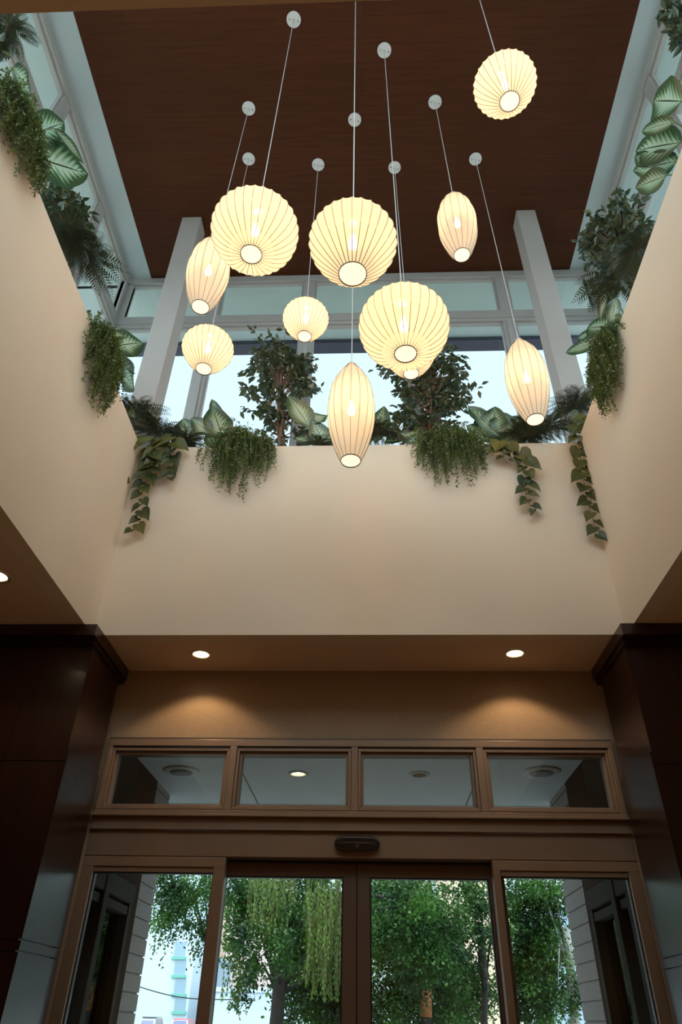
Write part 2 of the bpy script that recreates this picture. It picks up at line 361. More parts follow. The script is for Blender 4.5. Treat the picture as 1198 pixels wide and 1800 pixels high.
# ------------------------------------------------------------------ recessed downlights in the low ceiling
LOBBY_FILL = []
def downlight(x, y, z, r, label, power, group, col=(1, .66, .36)):
    t = thing('downlight', label, 'ceiling light', (x, y, z), group)
    MB().lathe([(r+.022, 0), (r+.020, -.006), (r+.002, -.007), (r, 0)], n=32, cap=False).build('trim_ring', 'can_metal', t, True)
    MB().lathe([(r, -.001), (r*.93, .02), (r*.8, .05), (r*.62, .075)], n=32, cap=False).build('reflector', 'can_metal', t, True)
    MB().lathe([(.001, .022), (r*.5, .025), (r*.74, .036), (r*.80, .05)], n=24, cap=True).build('bulb', 'lamp_glow', t, True)
    if power:
        l = bpy.data.lights.new('downlight_beam', 'SPOT'); l.energy = power; l.color = col; l.spot_size = math.radians(118); l.spot_blend = .35; l.shadow_soft_size = .03
        q = bpy.data.objects.new('downlight_beam', l); C.objects.link(q); q.parent = t; q.location = (0, 0, -.012)
    return t
DLP = 12
for x_, y_ in ((-3.4, -1.2), (0, -1.2), (3.4, -1.2), (-3.4, -3.6), (0, -3.6), (3.4, -3.6), (3.9, 2.2), (-3.9, 1.2)):
    LOBBY_FILL.append((x_, y_))
downlight(-1.27, 4.785, ZS, .062, 'round recessed ceiling light left of centre, over the transom windows', DLP, 'recessed lights in the brown ceiling')
downlight(1.092, 4.770, ZS, .062, 'round recessed ceiling light above the rightmost transom window', DLP, 'recessed lights in the brown ceiling')
for x_, y_ in LOBBY_FILL:      # added unseen lights behind and beside the viewer, lifting the low ceiling by floor bounce
    downlight(x_, y_, ZS, .062, 'added unseen recessed light behind the viewer, brightening the lobby', 48, 'recessed lights in the brown ceiling')
downlight(-2.34, 3.64, ZS, .062, 'round recessed light in the brown ceiling at the left edge, by the pier', DLP*.6, 'recessed lights in the brown ceiling')

def bore(o, spots, r, z0, z1):
    """cut round openings for the recessed lights through a slab"""
    m = MB()
    for x, y in spots: m.lathe([(r, z0), (r, z1)], (x, y, 0), 32)
    c = m.build('cutter', 'joint'); md = o.modifiers.new('b', 'BOOLEAN'); md.object = c; md.operation = 'DIFFERENCE'; md.solver = 'EXACT'; md.use_self = True
    dg = bpy.context.evaluated_depsgraph_get(); me = bpy.data.meshes.new_from_object(o.evaluated_get(dg)); o.modifiers.clear(); o.data = me
    bpy.data.objects.remove(c)
bore(lowc, ((-1.27, 4.785), (1.092, 4.770), (-2.34, 3.64), *LOBBY_FILL), .0635, ZS-.05, ZS+.1)

# ------------------------------------------------------------------ upper well: planters, clerestory, ceiling
pl = MB()
pl.box(VL+.06, VR-.06, WB+.13, VB-.06, 5.30, 5.36); pl.box(VL+.06, VR-.06, VF+.06, WF-.13, 5.30, 5.36); pl.box(VL+.06, WL-.13, WF-.13, WB+.13, 5.30, 5.36); pl.box(WR+.13, VR-.06, WF-.13, WB+.13, 5.30, 5.36)
tag(pl.build('planter_soil', 'soil'), 'dark planting soil behind the well walls', 'soil', kind='stuff')
pb = MB()
pb.box(VL-.15, VR+.15, VB-.05, VB+.10, 3.9, 5.62); pb.box(VL-.15, VR+.15, VF-.10, VF+.05, 3.9, 5.62); pb.box(VL-.10, VL+.05, VF+.05, VB-.05, 3.9, 5.62); pb.box(VR-.05, VR+.10, VF+.05, VB-.05, 3.9, 5.62)
struct(pb.build('wall_parapet', 'white_beam'), 'white parapet under the clerestory windows', 'wall')
struct(box('ceiling_timber', 'ceiling_wood', (CL, CR, CF, CB, ZC, ZC+.1)), 'high red-brown timber ceiling above the lamps', 'ceiling')
bd = MB(); z0, z1 = ZC-.004, ZC+.12
bd.box(VL-.02, CL, VF, VB, z0, z1).box(CR, VR+.02, VF, VB, z0, z1).box(CL, CR, CB, VB+.02, z0, z1).box(CL, CR, VF-.02, CF, z0, z1)
struct(bd.build('ceiling_border', 'white_border'), 'pale white border around the timber ceiling', 'ceiling')
rf = struct(box('roof_deck', 'fascia', (VL-1.25, VR+1.25, VF-1.25, VB+1.25, ZC+.12, ZC+.3)), 'dark flat roof over the light well', 'roof')
ev = MB(); e0, e1 = ZC+.02, ZC+.12
ev.box(VL-1.1, VR+1.1, VB+.06, VB+1.05, e0, e1).box(VL-1.1, VR+1.1, VF-1.05, VF-.06, e0, e1).box(VL-1.1, VL-.06, VF-.1, VB+.1, e0, e1).box(VR+.06, VR+1.1, VF-.1, VB+.1, e0, e1)
struct(ev.build('roof_eave', 'eave_paint'), 'pale underside of the roof eave outside the clerestory', 'roof')
gt = MB(); g0, g1 = ZC-.06, ZC+.3
gt.box(VL-1.25, VR+1.25, VB+1.05, VB+1.25, g0, g1).box(VL-1.25, VR+1.25, VF-1.25, VF-1.05, g0, g1).box(VL-1.25, VL-1.1, VF-1.05, VB+1.05, g0, g1).box(VR+1.1, VR+1.25, VF-1.05, VB+1.05, g0, g1)
struct(gt.build('roof_gutter', 'fascia'), 'dark gutter along the roof edge', 'roof')

ZR0, ZR1, ZH, ZSill = 8.55, 8.76, 9.46, 5.62
def clerestory(idx, side, label, posts):
    """one ribbon window: corner-to-corner; posts = positions of its mullions"""
    alongx = side in 'BF'
    p = {'B': VB, 'F': VF, 'L': VL, 'R': VR}[side]
    t = struct(empty('window_%d' % idx, (0, p, ZSill) if alongx else (p, 0, ZSill)), label, 'window')
    lo, hi = (VL, VR) if alongx else (VF, VB)
    inn = -1 if side in 'BR' else 1
    def bx(mb, a, b, q0, q1, z0, z1):
        q0, q1 = sorted((q0*inn, q1*inn))
        return mb.box(a, b, q0, q1, z0-ZSill, z1-ZSill) if alongx else mb.box(q0, q1, a, b, z0-ZSill, z1-ZSill)
    bevel(bx(MB(), lo, hi, -.04, .06, ZH, ZC-.004).build('head', 'white_frame', t), .004)
    bevel(bx(bx(MB(), lo, hi, -.04, .05, ZR0, ZR1), lo, hi, -.04, .065, ZR0+.05, ZR1-.02).build('transom_rail', 'white_frame', t), .004)
    bx(MB(), lo, hi, -.04, .05, ZSill, ZSill+.07).build('sill', 'white_frame', t)
    for q in posts:
        hw = .10 if q in (posts[0], posts[-1]) else .075
        m = MB(); bx(m, q-hw, q+hw, -.05, .045, ZSill, ZH); bx(m, q-hw*.45, q+hw*.45, .045, .062, ZSill, ZR0)
        bevel(m.build('mullion', 'white_frame', t), .006)
    for a, b in zip(posts[:-1], posts[1:]):
        f = MB(); x0, x1 = a+.07, b-.07
        for z0, z1 in ((ZR1, ZH), (ZSill+.07, ZR0)):
            bx(f, x0, x1, -.02, .02, z1-.03, z1); bx(f, x0, x1, -.02, .02, z0, z0+.03); bx(f, x0, x0+.03, -.02, .02, z0+.03, z1-.03); bx(f, x1-.03, x1, -.02, .02, z0+.03, z1-.03)
        f.build('sash', 'white_frame', t)
        bx(MB(), x0, x1, -.006, 0, ZR1, ZH).build('upper_pane', 'pane_clear', t)
        bx(MB(), x0, x1, -.006, 0, ZSill+.07, ZR0).build('lower_pane', 'pane_lower', t)
    return t
clerestory(7, 'B', 'back clerestory ribbon window above the planted ledge', [VL+.02, -1.97, -.74, .52, 1.78, VR-.02])
clerestory(8, 'L', 'left clerestory ribbon window beside the timber ceiling', [VF+.02, .75, 1.95, 3.18, 4.38, VB-.02])
clerestory(9, 'R', 'right clerestory ribbon window beside the timber ceiling', [VF+.02, .75, 1.95, 3.18, 4.38, VB-.02])
clerestory(10, 'F', 'near clerestory ribbon window opposite the entrance', [VL+.02, -1.97, -.74, .52, 1.78, VR-.02])
def post(label, x0, x1, y0, y1):
    X, Y = (x0+x1)/2, (y0+y1)/2
    o = MB().box(x0-X, x1-X, y0-Y, y1-Y, 0, ZC-5.33).build('roof_post', 'white_beam', None); o.location = (X, Y, 5.33); bevel(o, .006)
    return tag(o, label, 'post')
post('square white roof post rising behind the planted ledge on the left', -2.285, -2.045, 4.600, 4.835)
post('square white roof post rising behind the planted ledge on the right', 1.865, 2.095, 4.615, 4.840)

# ------------------------------------------------------------------ bubble pendant lamps
def shade_material(name, warm, es):
    m = bpy.data.materials.new(name); m.use_nodes = True; MATS[name] = m; t = m.node_tree; t.nodes.clear(); N = t.nodes.new; L = t.links.new
    o = N('ShaderNodeOutputMaterial'); df = N('ShaderNodeBsdfDiffuse'); tl = N('ShaderNodeBsdfTranslucent'); tp = N('ShaderNodeBsdfTransparent'); em = N('ShaderNodeEmission')
    a = N('ShaderNodeMixShader'); b = N('ShaderNodeMixShader'); ad = N('ShaderNodeAddShader')
    df.inputs[0].default_value = (.50, .47, .40, 1); tl.inputs[0].default_value = (*warm, 1); a.inputs[0].default_value = .6; b.inputs[0].default_value = .20
    em.inputs[0].default_value = (1, .74, .48, 1); em.inputs[1].default_value = es
    L(df.outputs[0], a.inputs[1]); L(tl.outputs[0], a.inputs[2]); L(a.outputs[0], b.inputs[1]); L(tp.outputs[0], b.inputs[2]); L(b.outputs[0], ad.inputs[0]); L(em.outputs[0], ad.inputs[1]); L(ad.outputs[0], o.inputs[0])
shade_material('shade_vinyl', (.22, .26, .27), .33)
mat('bulb_glow', (1, .95, .85), .4, emit=(1, .86, .62), estr=7)
mat('diffuser_glow', (1, .95, .85), .4, emit=(1, .87, .62), estr=1.15)
def prof_ball(R, ct, cb, ring, n1=12, n2=14):
    top = [(max(.10*R, R*math.sqrt(max(0, 1-(k/n1)**2.0))), R*ct*(k/n1)) for k in range(n1, 0, -1)]
    k_ = 2.0 if cb < 1 else 1.5
    bot = []
    for k in range(0, n2+1):
        u = k/n2
        bot.append((R*((1-(1-ring**2)*u**2)**.5 if cb < 1 else (1-(1-ring)*u**k_)), -R*cb*u))
    return top+bot
def prof_cigar(R, Lh, ring, n=22):
    out = []
    for k in range(n+1):
        u = -1+2*k/n; z = -u*Lh      # top first
        if u < 0: r = max(.16*R, R*(1-abs(u)**2.3)**.78)
        else: r = R*(1-(1-ring)*u**2.1)
        out.append((r, z))
    return out
def bubble_lamp(label, can, P, kind, R, cords=True):
    """can: where the cord meets the ceiling; P: centre of the shade"""
    t = thing('bubble_pendant_lamp', label, 'pendant lamp', P, 'glowing bubble pendant lamps')
    if kind == 'round': pr_, nr = prof_ball(R, .80, .93, .235), 30
    elif kind == 'apple': pr_, nr = prof_ball(R, .82, 1.16, .30), 28
    else: pr_, nr = prof_cigar(R, .48, .40), 16
    sub = 4; n = nr*sub
    dip = lambda a: 1-(.027 if kind != 'cigar' else .026)*abs(math.sin(a*nr/2))
    zr = pr_[-1][1]; rr = pr_[-1][0]
    MB().lathe(pr_, n=n, cap=False, warp=dip).build('shade', 'shade_vinyl', t, True)
    wf = MB()
    for k in range(nr):
        a = 2*PI*k/nr; wf.tube([((r+.0012)*math.cos(a), (r+.0012)*math.sin(a), z) for r, z in pr_[::2]+[pr_[-1]]], .0020, 4)
    wf.build('wire_ribs', 'wire', t)
    rg = MB(); rg.lathe([(rr+.002, zr+.003), (rr+.003, zr), (rr+.002, zr-.004), (rr-.001, zr-.004), (rr-.002, zr+.002)], n=40, cap=False); rg.build('bottom_ring', 'ring_metal', t, True)
    MB().lathe([(.001, zr-.001), (rr*.6, zr), (rr-.002, zr+.002)], n=32, cap=True).build('diffuser', 'diffuser_glow', t, True)
    bz = .02 if kind != 'cigar' else .02
    MB().lathe([(.012, .10), (.014, .06), (.024, .03), (.030, 0), (.024, -.025), (.008, -.036)], (0, 0, bz-.03), 16).build('bulb', 'bulb_glow', t, True)
    tz = pr_[0][1]
    MB().lathe([(.010, tz+.03), (.014, tz+.012), (pr_[0][0]+.004, tz+.004), (pr_[0][0]+.004, tz-.002)], n=20).build('top_cap', 'canopy_white', t, True)
    d = Vector(can)-Vector(P)
    MB().tube([(0, 0, .05), (0, 0, tz+.02), tuple(d*.5+Vector((0, 0, tz*.5))), (d.x, d.y, d.z-.01)], .0035, 6).build('cord', 'cord', t)
    cn = MB().lathe([(.072, 0), (.072, -.014), (.066, -.022), (.02, -.024)], (d.x, d.y, d.z), 32).build('ceiling_canopy', 'canopy_white', t)
    for s_ in (-1, 1): MB().lathe([(.007, -.022), (.006, -.028)], (d.x+.042*s_, d.y+.01*s_, d.z), 10).build('screw', 'screw', cn)
    MB().lathe([(.013, -.022), (.011, -.036)], (d.x, d.y, d.z), 12).build('strain_relief', 'cord', cn)
    l = bpy.data.lights.new('bulb_light', 'POINT'); l.energy = {'round': 11, 'apple': 8, 'cigar': 5.5}[kind]*LAMP; l.color = (1, .53, .20); l.shadow_soft_size = .04
    q = bpy.data.objects.new('bulb_light', l); C.objects.link(q); q.parent = t; q.location = (0, 0, .02)
    return t
LAMP = 5.9
G = [
 ('large round lamp hanging left of centre over the leaning cigar lamp', (516, 34), (448, 406), 2.532, 'round', .2925),
 ('large round lamp hanging nearest the right of centre, low over the ledge', (675, 88), (709.5, 573), 2.83, 'round', .2915),
 ('long cigar-shaped lamp hanging lowest in front of the cream back wall', (623, 210), (617, 721), 3.50, 'cigar', .168),
 ('cigar-shaped lamp hanging highest on the right under the timber ceiling', (764, 179), (803, 393), 3.343, 'cigar', .170),
 ('cigar-shaped lamp hanging in front of the right roof post', (835, 279), (925, 665), 3.971, 'cigar', .172),
 ('cigar-shaped lamp hanging in front of the left roof post', (437, 190), (366, 477), 3.349, 'cigar', .175),
 ('small apple-shaped lamp hanging left of the left ficus tree', (437, 279), (365, 613), 3.899, 'apple', .225),
 ('small apple-shaped lamp hanging in front of the left ficus tree top', (559, 289), (537, 561), 3.987, 'apple', .213),
 ('small apple-shaped lamp mostly hidden behind a larger round lamp', (693, 294), (720, 622), 4.044, 'apple', .222),
]
for lb, c_, p_, y_, k_, R_ in G:
    can = at(*c_, Z=ZC); P = at(*p_, Y=can.y)
    bubble_lamp(lb, can, P, k_, R_)
P = EYEP+(fw*FPX+RX*(620-599)+UP*(900-428))*(.258/78); bubble_lamp('large apple-shaped lamp hanging in the middle of the group', (P.x, P.y, ZC), P, 'apple', .258)
P = EYEP+(fw*FPX+RX*(887-599)+UP*(900-150))*(.228/55); bubble_lamp('apple-shaped lamp hanging highest and nearest, at the upper right', (P.x, P.y, ZC), P, 'apple', .228)

# ------------------------------------------------------------------ ledge plants
rnd = random.Random(11)
def rv(a=1): return Vector((rnd.uniform(-a, a), rnd.uniform(-a, a), rnd.uniform(-a, a)))
Zv = Vector((0, 0, 1))
SOIL = 5.36
def broad_leaf_mesh(L, W, bend, fold, wav):
    """large pointed oval leaf along +X, face up +Z, with UV for its veins"""
    m = MB(); m.uv = []; nu, nv = 12, 6
    for i in range(nu+1):
        u = i/nu; wd = W*.5*(math.sin(PI*min(1, u**.80))**.75 if u < 1 else 0)*(1.0 if u < .85 else 1-(u-.85)*1.2)
        for j in range(nv+1):
            v = -1+2*j/nv
            m.v.append((L*u*(1-.12*bend*u), v*wd, -bend*L*.35*u*u+fold*abs(v)*wd*.55+wav*W*.05*math.sin(u*11+v*2)*abs(v))); m.uv.append((u, (v+1)/2))
    for i in range(nu):
        for j in range(nv): a = i*(nv+1)+j; m.f.append((a, a+1, a+nv+2, a+nv+1))
    return m.mesh('broad_leaf', 'broad_leaf', True)
def broad_plant(label, root, leaves, facing):
    """leaves: (base pixel, tip pixel, width in pixels, plane) ; facing: way the upper faces look"""
    t = thing('broad_leaf_plant', label, 'plant', root, 'variegated broad-leaved plants on the ledge')
    for (b, e, wpx, pln) in leaves:
        P0, P1 = at(*b, **pln), at(*e, **pln); P1 = P1+Vector(facing)*rnd.uniform(.0, .06)
        ax = P1-P0; L = ax.length; W = wpx/1205.6*((P0-EYEP).dot(fw))*1.25
        z = (Vector(facing)+rv(.15)); z = (z-ax*(z.dot(ax)/ax.length_squared)).normalized(); x = ax.normalized(); y = z.cross(x)
        o = bpy.data.objects.new('leaf', broad_leaf_mesh(L, W, rnd.uniform(.05, .3), rnd.uniform(.15, .45), rnd.uniform(.5, 1))); C.objects.link(o); o.parent = t
        q = P0-Vector(root); o.matrix_local = Matrix(((x.x, y.x, z.x, q.x), (x.y, y.y, z.y, q.y), (x.z, y.z, z.z, q.z), (0, 0, 0, 1)))
        MB().tube([(0, 0, 0), tuple(Vector((q.x*.3, q.y*.3, q.z*.7))), tuple(q), tuple(q+ax*.1)], .006, 6, .004).build('stalk', 'stem_green', t)
    return t
BK = dict(Y=4.60)
def soilpt(x, y): return (x, y, SOIL+.002)
LX = dict(X=-2.08); RXp = dict(X=1.92)
p = at(60, 250, X=-2.3); broad_plant('variegated plant with three big pale-hearted leaves over the left well wall', soilpt(-2.35, 1.9), [((45, 240), (121, 214), 52, LX), ((50, 274), (162, 308), 66, LX), ((95, 226), (152, 292), 20, dict(X=-2.0)), ((22, 118), (58, 168), 40, LX)], (.75, -.35, -.35))
broad_plant('variegated plant with a wide dark leaf, at the back end of the left well wall', soilpt(-2.35, 3.5), [((180, 612), (262, 598), 46, LX), ((182, 585), (232, 590), 14, LX), ((200, 632), (246, 690), 44, LX), ((190, 620), (238, 655), 38, LX)], (.6, -.6, -.3))
broad_plant('variegated plant standing behind the left bushy trailing plant', soilpt(-1.25, 4.9), [((392, 772), (372, 712), 42, BK), ((372, 764), (336, 740), 28, BK), ((388, 750), (372, 704), 20, dict(Y=4.68)), ((395, 775), (436, 752), 34, BK), ((385, 790), (362, 764), 26, BK), ((420, 778), (478, 786), 30, BK), ((404, 778), (424, 750), 28, dict(Y=4.66)), ((330, 775), (322, 738), 34, BK)], (.1, -.9, .1))
broad_plant('variegated plant with a pale upright leaf beside the left ficus tree', soilpt(-.42, 4.9), [((544, 752), (508, 696), 36, BK), ((542, 744), (576, 728), 30, BK), ((578, 792), (548, 742), 34, BK), ((548, 778), (520, 776), 20, BK)], (-.1, -.9, .15))
broad_plant('variegated plant behind the lowest cigar lamp, with one leaf lying right', soilpt(.25, 4.9), [((658, 778), (674, 712), 34, BK), ((676, 778), (734, 764), 26, BK), ((640, 780), (648, 736), 30, BK), ((735, 780), (700, 764), 22, BK)], (0, -.9, .2))
broad_plant('variegated plant with a fan of grey-green leaves beside the rightmost back lamp', soilpt(1.35, 4.9), [((888, 774), (822, 716), 46, BK), ((872, 776), (818, 752), 42, BK), ((866, 770), (870, 712), 38, BK), ((900, 768), (872, 722), 48, BK), ((892, 776), (938, 722), 44, BK), ((866, 782), (936, 768), 28, BK), ((858, 778), (850, 728), 40, dict(Y=4.68)), ((836, 782), (806, 762), 30, BK)], (0, -.9, .15))
broad_plant('variegated plant with large drooping leaves over the upper right well wall', soilpt(2.2, 2.1), [((1200, 178), (1136, 176), 62, RXp), ((1198, 250), (1106, 264), 58, RXp), ((1192, 282), (1110, 302), 42, RXp), ((1186, 214), (1110, 230), 26, dict(X=1.84)), ((1172, 308), (1116, 332), 36, dict(X=1.86)), ((1150, 286), (1106, 272), 22, RXp)], (-.75, -.35, -.35))
broad_plant('variegated plant with a bright pointed leaf, at the back end of the right well wall', soilpt(2.2, 3.7), [((1078, 576), (1022, 572), 42, RXp), ((1064, 590), (1002, 588), 30, RXp), ((1062, 596), (992, 622), 26, dict(X=1.84)), ((1060, 604), (1028, 612), 16, RXp), ((1066, 512), (1054, 566), 16, RXp), ((1082, 522), (1076, 582), 22, RXp)], (-.6, -.6, -.3))

def ficus(name, label, root, blobs, nl, trunk_top, seed):
    """blobs: (centre, (rx, ry, rz)); twigs run out of the stems into the blobs and carry drooping leaves"""
    r = random.Random(seed); t = thing(name, label, 'tree', root, 'small ficus trees on the ledge'); R0 = Vector(root)
    T = Vector(trunk_top)-R0
    st = MB()
    for k in range(3):
        a = 2*PI*k/3; st.tube([(.03*math.cos(a+j*.9), .03*math.sin(a+j*.9), 0) if j == 0 else tuple(T*(j/8)+Vector((.03*math.cos(a+j*.9), .03*math.sin(a+j*.9), 0))) for j in range(9)], .017, 6, .008)
    lf = MB(); tw = MB()
    tot = sum(b[1][0]*b[1][2] for b in blobs)
    for c, rad in blobs:
        c = Vector(c)-R0; n = max(1, int(nl*1.5*rad[0]*rad[2]/tot/9))
        for k in range(n):
            while True:
                q = Vector((r.uniform(-1, 1), r.uniform(-1, 1), r.uniform(-1, 1)))
                if .2 < q.length < 1.12: break
            tip = c+Vector((q.x*rad[0], q.y*rad[1], q.z*rad[2]))
            s = T*min(1, max(.35, (tip.z-.12)/T.z*.85)); md = (s+tip)/2+Vector((0, 0, .05))
            tw.tube([tuple(s), tuple(md), tuple(tip)], .0045, 4, .0015)
            out = (tip-s).normalized()
            for j in range(9):
                u = r.random(); p = md.lerp(tip, .3+.7*u)+Vector((r.uniform(-.04, .04), r.uniform(-.04, .04), r.uniform(-.03, .03)))
                d = (out*.5+Vector((r.uniform(-.8, .8), r.uniform(-.8, .8), r.uniform(-1.1, .15))))
                lf.leaf(p, d, Vector((r.uniform(-.5, .5), r.uniform(-.5, .5), 1)), r.uniform(.06, .10), r.uniform(.036, .050))
    st.build('trunk', 'stem_brown', t, True); tw.build('twigs', 'stem_brown', t); lf.build('foliage', 'ficus_leaf', t)
    return t
def bl(px, py, rx, rz, pln, ry=None):
    c = at(px, py, **pln); k = ((c-EYEP).dot(fw))/1205.6; return (tuple(c), (rx*k, ry if ry else rx*k*.8, rz*k*1.25))
T5 = dict(Y=4.98)
b0 = at(503, 780, Y=4.95)
ficus('ficus_tree', 'small dark ficus tree on the back ledge, left of the lowest lamp', (b0.x, 4.95, SOIL+.002), [bl(480, 608, 42, 26, T5), bl(470, 650, 62, 30, T5), bl(500, 640, 54, 36, T5), bl(480, 700, 56, 36, T5), bl(500, 745, 50, 30, T5), bl(540, 660, 26, 46, T5)], 1050, tuple(at(492, 605, Y=4.95)), 3)
b0 = at(752, 780, Y=4.95)
ficus('ficus_tree', 'small dark ficus tree on the back ledge, right of the lowest lamp', (b0.x, 4.95, SOIL+.002), [bl(775, 632, 48, 30, T5), bl(735, 665, 64, 34, T5), bl(795, 680, 50, 36, T5), bl(735, 715, 52, 36, T5), bl(775, 735, 44, 32, T5), bl(724, 752, 34, 26, T5), bl(680, 645, 20, 16, T5)], 1200, tuple(at(760, 620, Y=4.95)), 4)
LF = dict(X=-2.42); RF = dict(X=2.26)
b0 = at(105, 400, **LF)
ficus('ficus_bush', 'dark leafy ficus bush over the left well wall, below the big pale leaves', (b0.x, b0.y, SOIL+.002), [bl(105, 345, 24, 26, LF), bl(122, 375, 32, 28, LF), bl(110, 410, 36, 30, LF), bl(140, 420, 24, 30, LF), bl(85, 350, 24, 26, LF)], 620, (b0.x, b0.y, b0.z+.35), 5)
b0 = at(1085, 430, **RF)
ficus('ficus_bush', 'dark leafy ficus bush over the right well wall, below the drooping variegated leaves', (b0.x, b0.y, SOIL+.002), [bl(1100, 370, 40, 26, RF), bl(1075, 400, 44, 28, RF), bl(1060, 435, 42, 30, RF), bl(1100, 440, 34, 34, RF), bl(1035, 430, 20, 14, RF)], 880, (b0.x, b0.y, b0.z+.4), 6)
b0 = at(1186, 30, **RF)
ficus('ficus_bush', 'dark leafy sprays at the upper right corner of the photo', (b0.x, b0.y, SOIL+.002), [bl(1190, 20, 24, 26, RF), bl(1200, 60, 16, 20, RF)], 220, (b0.x+.1, b0.y, b0.z+.15), 8)
b0 = at(8, 50, **LF)
ficus('ficus_bush', 'dark leafy sprays at the upper left corner of the photo', (b0.x, b0.y, SOIL+.002), [bl(4, 40, 16, 20, LF), bl(0, 80, 12, 24, LF)], 160, (b0.x-.1, b0.y, b0.z+.15), 9)

def fern(label, P, n, L, out, seed, droop=1.0, spread=1.0):
    """arching fronds with pinnae; out = way they lean"""
    r = random.Random(seed); root = (P[0], P[1], P[2]); t = thing('fern', label, 'fern', root, 'dark ferns on the ledge'); f = MB(); ra = MB(); out = Vector(out); n = int(n*1.4)
    for k in range(n):
        a = 2*PI*k/n+r.uniform(-.3, .3); side = Vector((math.cos(a), math.sin(a), 0)); d = (side*spread+out*.9+Vector((0, 0, r.uniform(.25, .9)))).normalized()
        ln = L*r.uniform(.7, 1.2); pts = []; p = Vector((0, 0, 0)); m = 18
        for j in range(m+1):
            pts.append(p.copy()); p = p+d*(ln/m); d = (d+Vector((0, 0, -.085*droop*r.uniform(.7, 1.3)))).normalized()
        ra.tube([tuple(q) for q in pts], .0022, 4, .0008)
        for j in range(1, m):
            for q in (0,):
                x = pts[j].lerp(pts[j+1], q); dd = (pts[j+1]-pts[j]).normalized(); sd = dd.cross(Zv)
                if sd.length < .05: sd = dd.orthogonal()
                sd.normalize(); wl = ln*.15*math.sin(PI*min(1, (j+q)/m*.92+.08))+.008
                for s in (-1, 1): f.dia(x, sd*s+dd*.5+Vector((0, 0, -.2)), dd.cross(sd), wl*1.2, wl*.16+.004)
    ra.build('frond_stems', 'stem_brown', t); f.build('fronds', 'fern_leaf', t); return t
def led(px, py, z=5.58, **k):
    q = at(px, py, **k); return (q.x, q.y, max(z, 5.40))
def P3(px, py, **k): q = at(px, py, **k); return (q.x, q.y, q.z)
fern('fern at the left well wall, its tips hanging below the ficus bush', P3(138, 448, X=-2.12), 26, .36, (.35, -.15, -.1), 21)
fern('fern at the left well wall, tucked in under the ficus bush', P3(120, 415, X=-2.14), 18, .30, (.35, .25, 0), 22)
fern('dark fern in the back left corner, beside the left roof post', P3(235, 728, Y=4.50), 26, .33, (.1, -.25, .15), 23)
fern('dark fern on the back ledge, in front of the left roof post', P3(275, 762, Y=4.52), 26, .34, (.1, -.3, .05), 24)
fern('dark fern on the back ledge, right of the left roof post', P3(325, 776, Y=4.54), 20, .28, (.2, -.2, .05), 25)
fern('small dark fern just left of the lowest cigar lamp', P3(560, 782, Y=4.54), 14, .22, (.3, -.3, 0), 26)
fern('dark fern just right of the lowest cigar lamp, drooping over the back wall', P3(664, 762, Y=4.50), 24, .30, (.05, -.35, 0), 27, 1.3)
fern('dark fern on the back ledge under the lamp by the right roof post', P3(925, 768, Y=4.52), 26, .33, (-.05, -.3, .05), 28)
fern('dark fern in front of the foot of the right roof post', P3(962, 755, Y=4.50), 22, .30, (0, -.3, .2), 29)
fern('dark fern in the back right corner, next to the longest vine', P3(1012, 716, Y=4.45), 26, .32, (-.2, -.25, .1), 30)
fern('fern hanging over the right well wall, under the ficus bush', P3(1088, 492, X=1.98), 28, .38, (-.3, -.1, .05), 31)
fern('fern at the right well wall with one tip poking over the edge', P3(1120, 440, X=1.95), 20, .30, (-.25, -.2, .1), 32)
fern('small fern frond hanging at the upper left corner of the photo', P3(14, 45, X=-2.3), 9, .20, (.4, .2, .1), 33)

def trailing(label, P, along, outv, width, drop, n, seed, rise=.10, leaf=.017):
    """bushy plant of thin strands spilling over a wall edge"""
    r = random.Random(seed); t = thing('trailing_plant', label, 'plant', tuple(P), 'bushy small-leaved trailing plants'); al = Vector(along); ov = Vector(outv); f = MB(); s = MB()
    for k in range(n):
        g = max(-1.0, min(1.0, r.gauss(0, .42))); p = al*(g*width*.50)-ov*r.uniform(.0, .16)+Vector((0, 0, r.uniform(-.04, .10)))
        ln = drop*1.35*(1-.6*abs(g))*r.uniform(.2, 1.0); m = int(ln/.016)+10
        d = (ov*r.uniform(.3, 1)+al*(g*.7+r.uniform(-.4, .4))+Vector((0, 0, r.uniform(.3, 1.6)))).normalized(); stp = .0165; pts = []
        for j in range(m):
            pts.append(tuple(p))
            if j % 1 == 0:
                for q in (0, 1, 2):
                    dd = Vector((r.uniform(-1, 1), r.uniform(-1, 1), r.uniform(-1, .6))); f.dia(p+Vector((r.uniform(-.012, .012), r.uniform(-.012, .012), r.uniform(-.01, .01))), dd, Vector((r.uniform(-1, 1), r.uniform(-1, 1), 1)), leaf*1.15*r.uniform(.7, 1.3), leaf*.6)
            p = p+d*stp; d = (d+Vector((0, 0, -.22 if j*stp < .2+rise else -.35))+rv(.10)).normalized()
            lim = .05+.10*r.random()
            if p.dot(ov) > lim and d.dot(ov) > 0: d = (d-ov*d.dot(ov)*.8).normalized()
            if p.dot(ov) < .012 and p.z < .01: p = p+ov*(.012-p.dot(ov))
        s.tube(pts[::3], .0012, 3)
    s.build('strands', 'stem_green', t); f.build('foliage', 'moss_leaf', t); return t
q = at(176, 612, X=-2.0); trailing('bushy trailing plant spilling over the left well wall near its back end', (-2.0, q.y+.02, 5.585), (0, 1, 0), (1, 0, 0), .40, .50, 190, 41)
q = at(425, 784, Y=WB); trailing('bushy trailing plant on the back wall, left of the left ficus tree', (q.x, WB, 5.585), (1, 0, 0), (0, -1, 0), .44, .47, 190, 42, .05)
q = at(790, 784, Y=WB); trailing('bushy trailing plant on the back wall, under the right ficus tree', (q.x, WB, 5.585), (1, 0, 0), (0, -1, 0), .46, .42, 200, 43, .20)
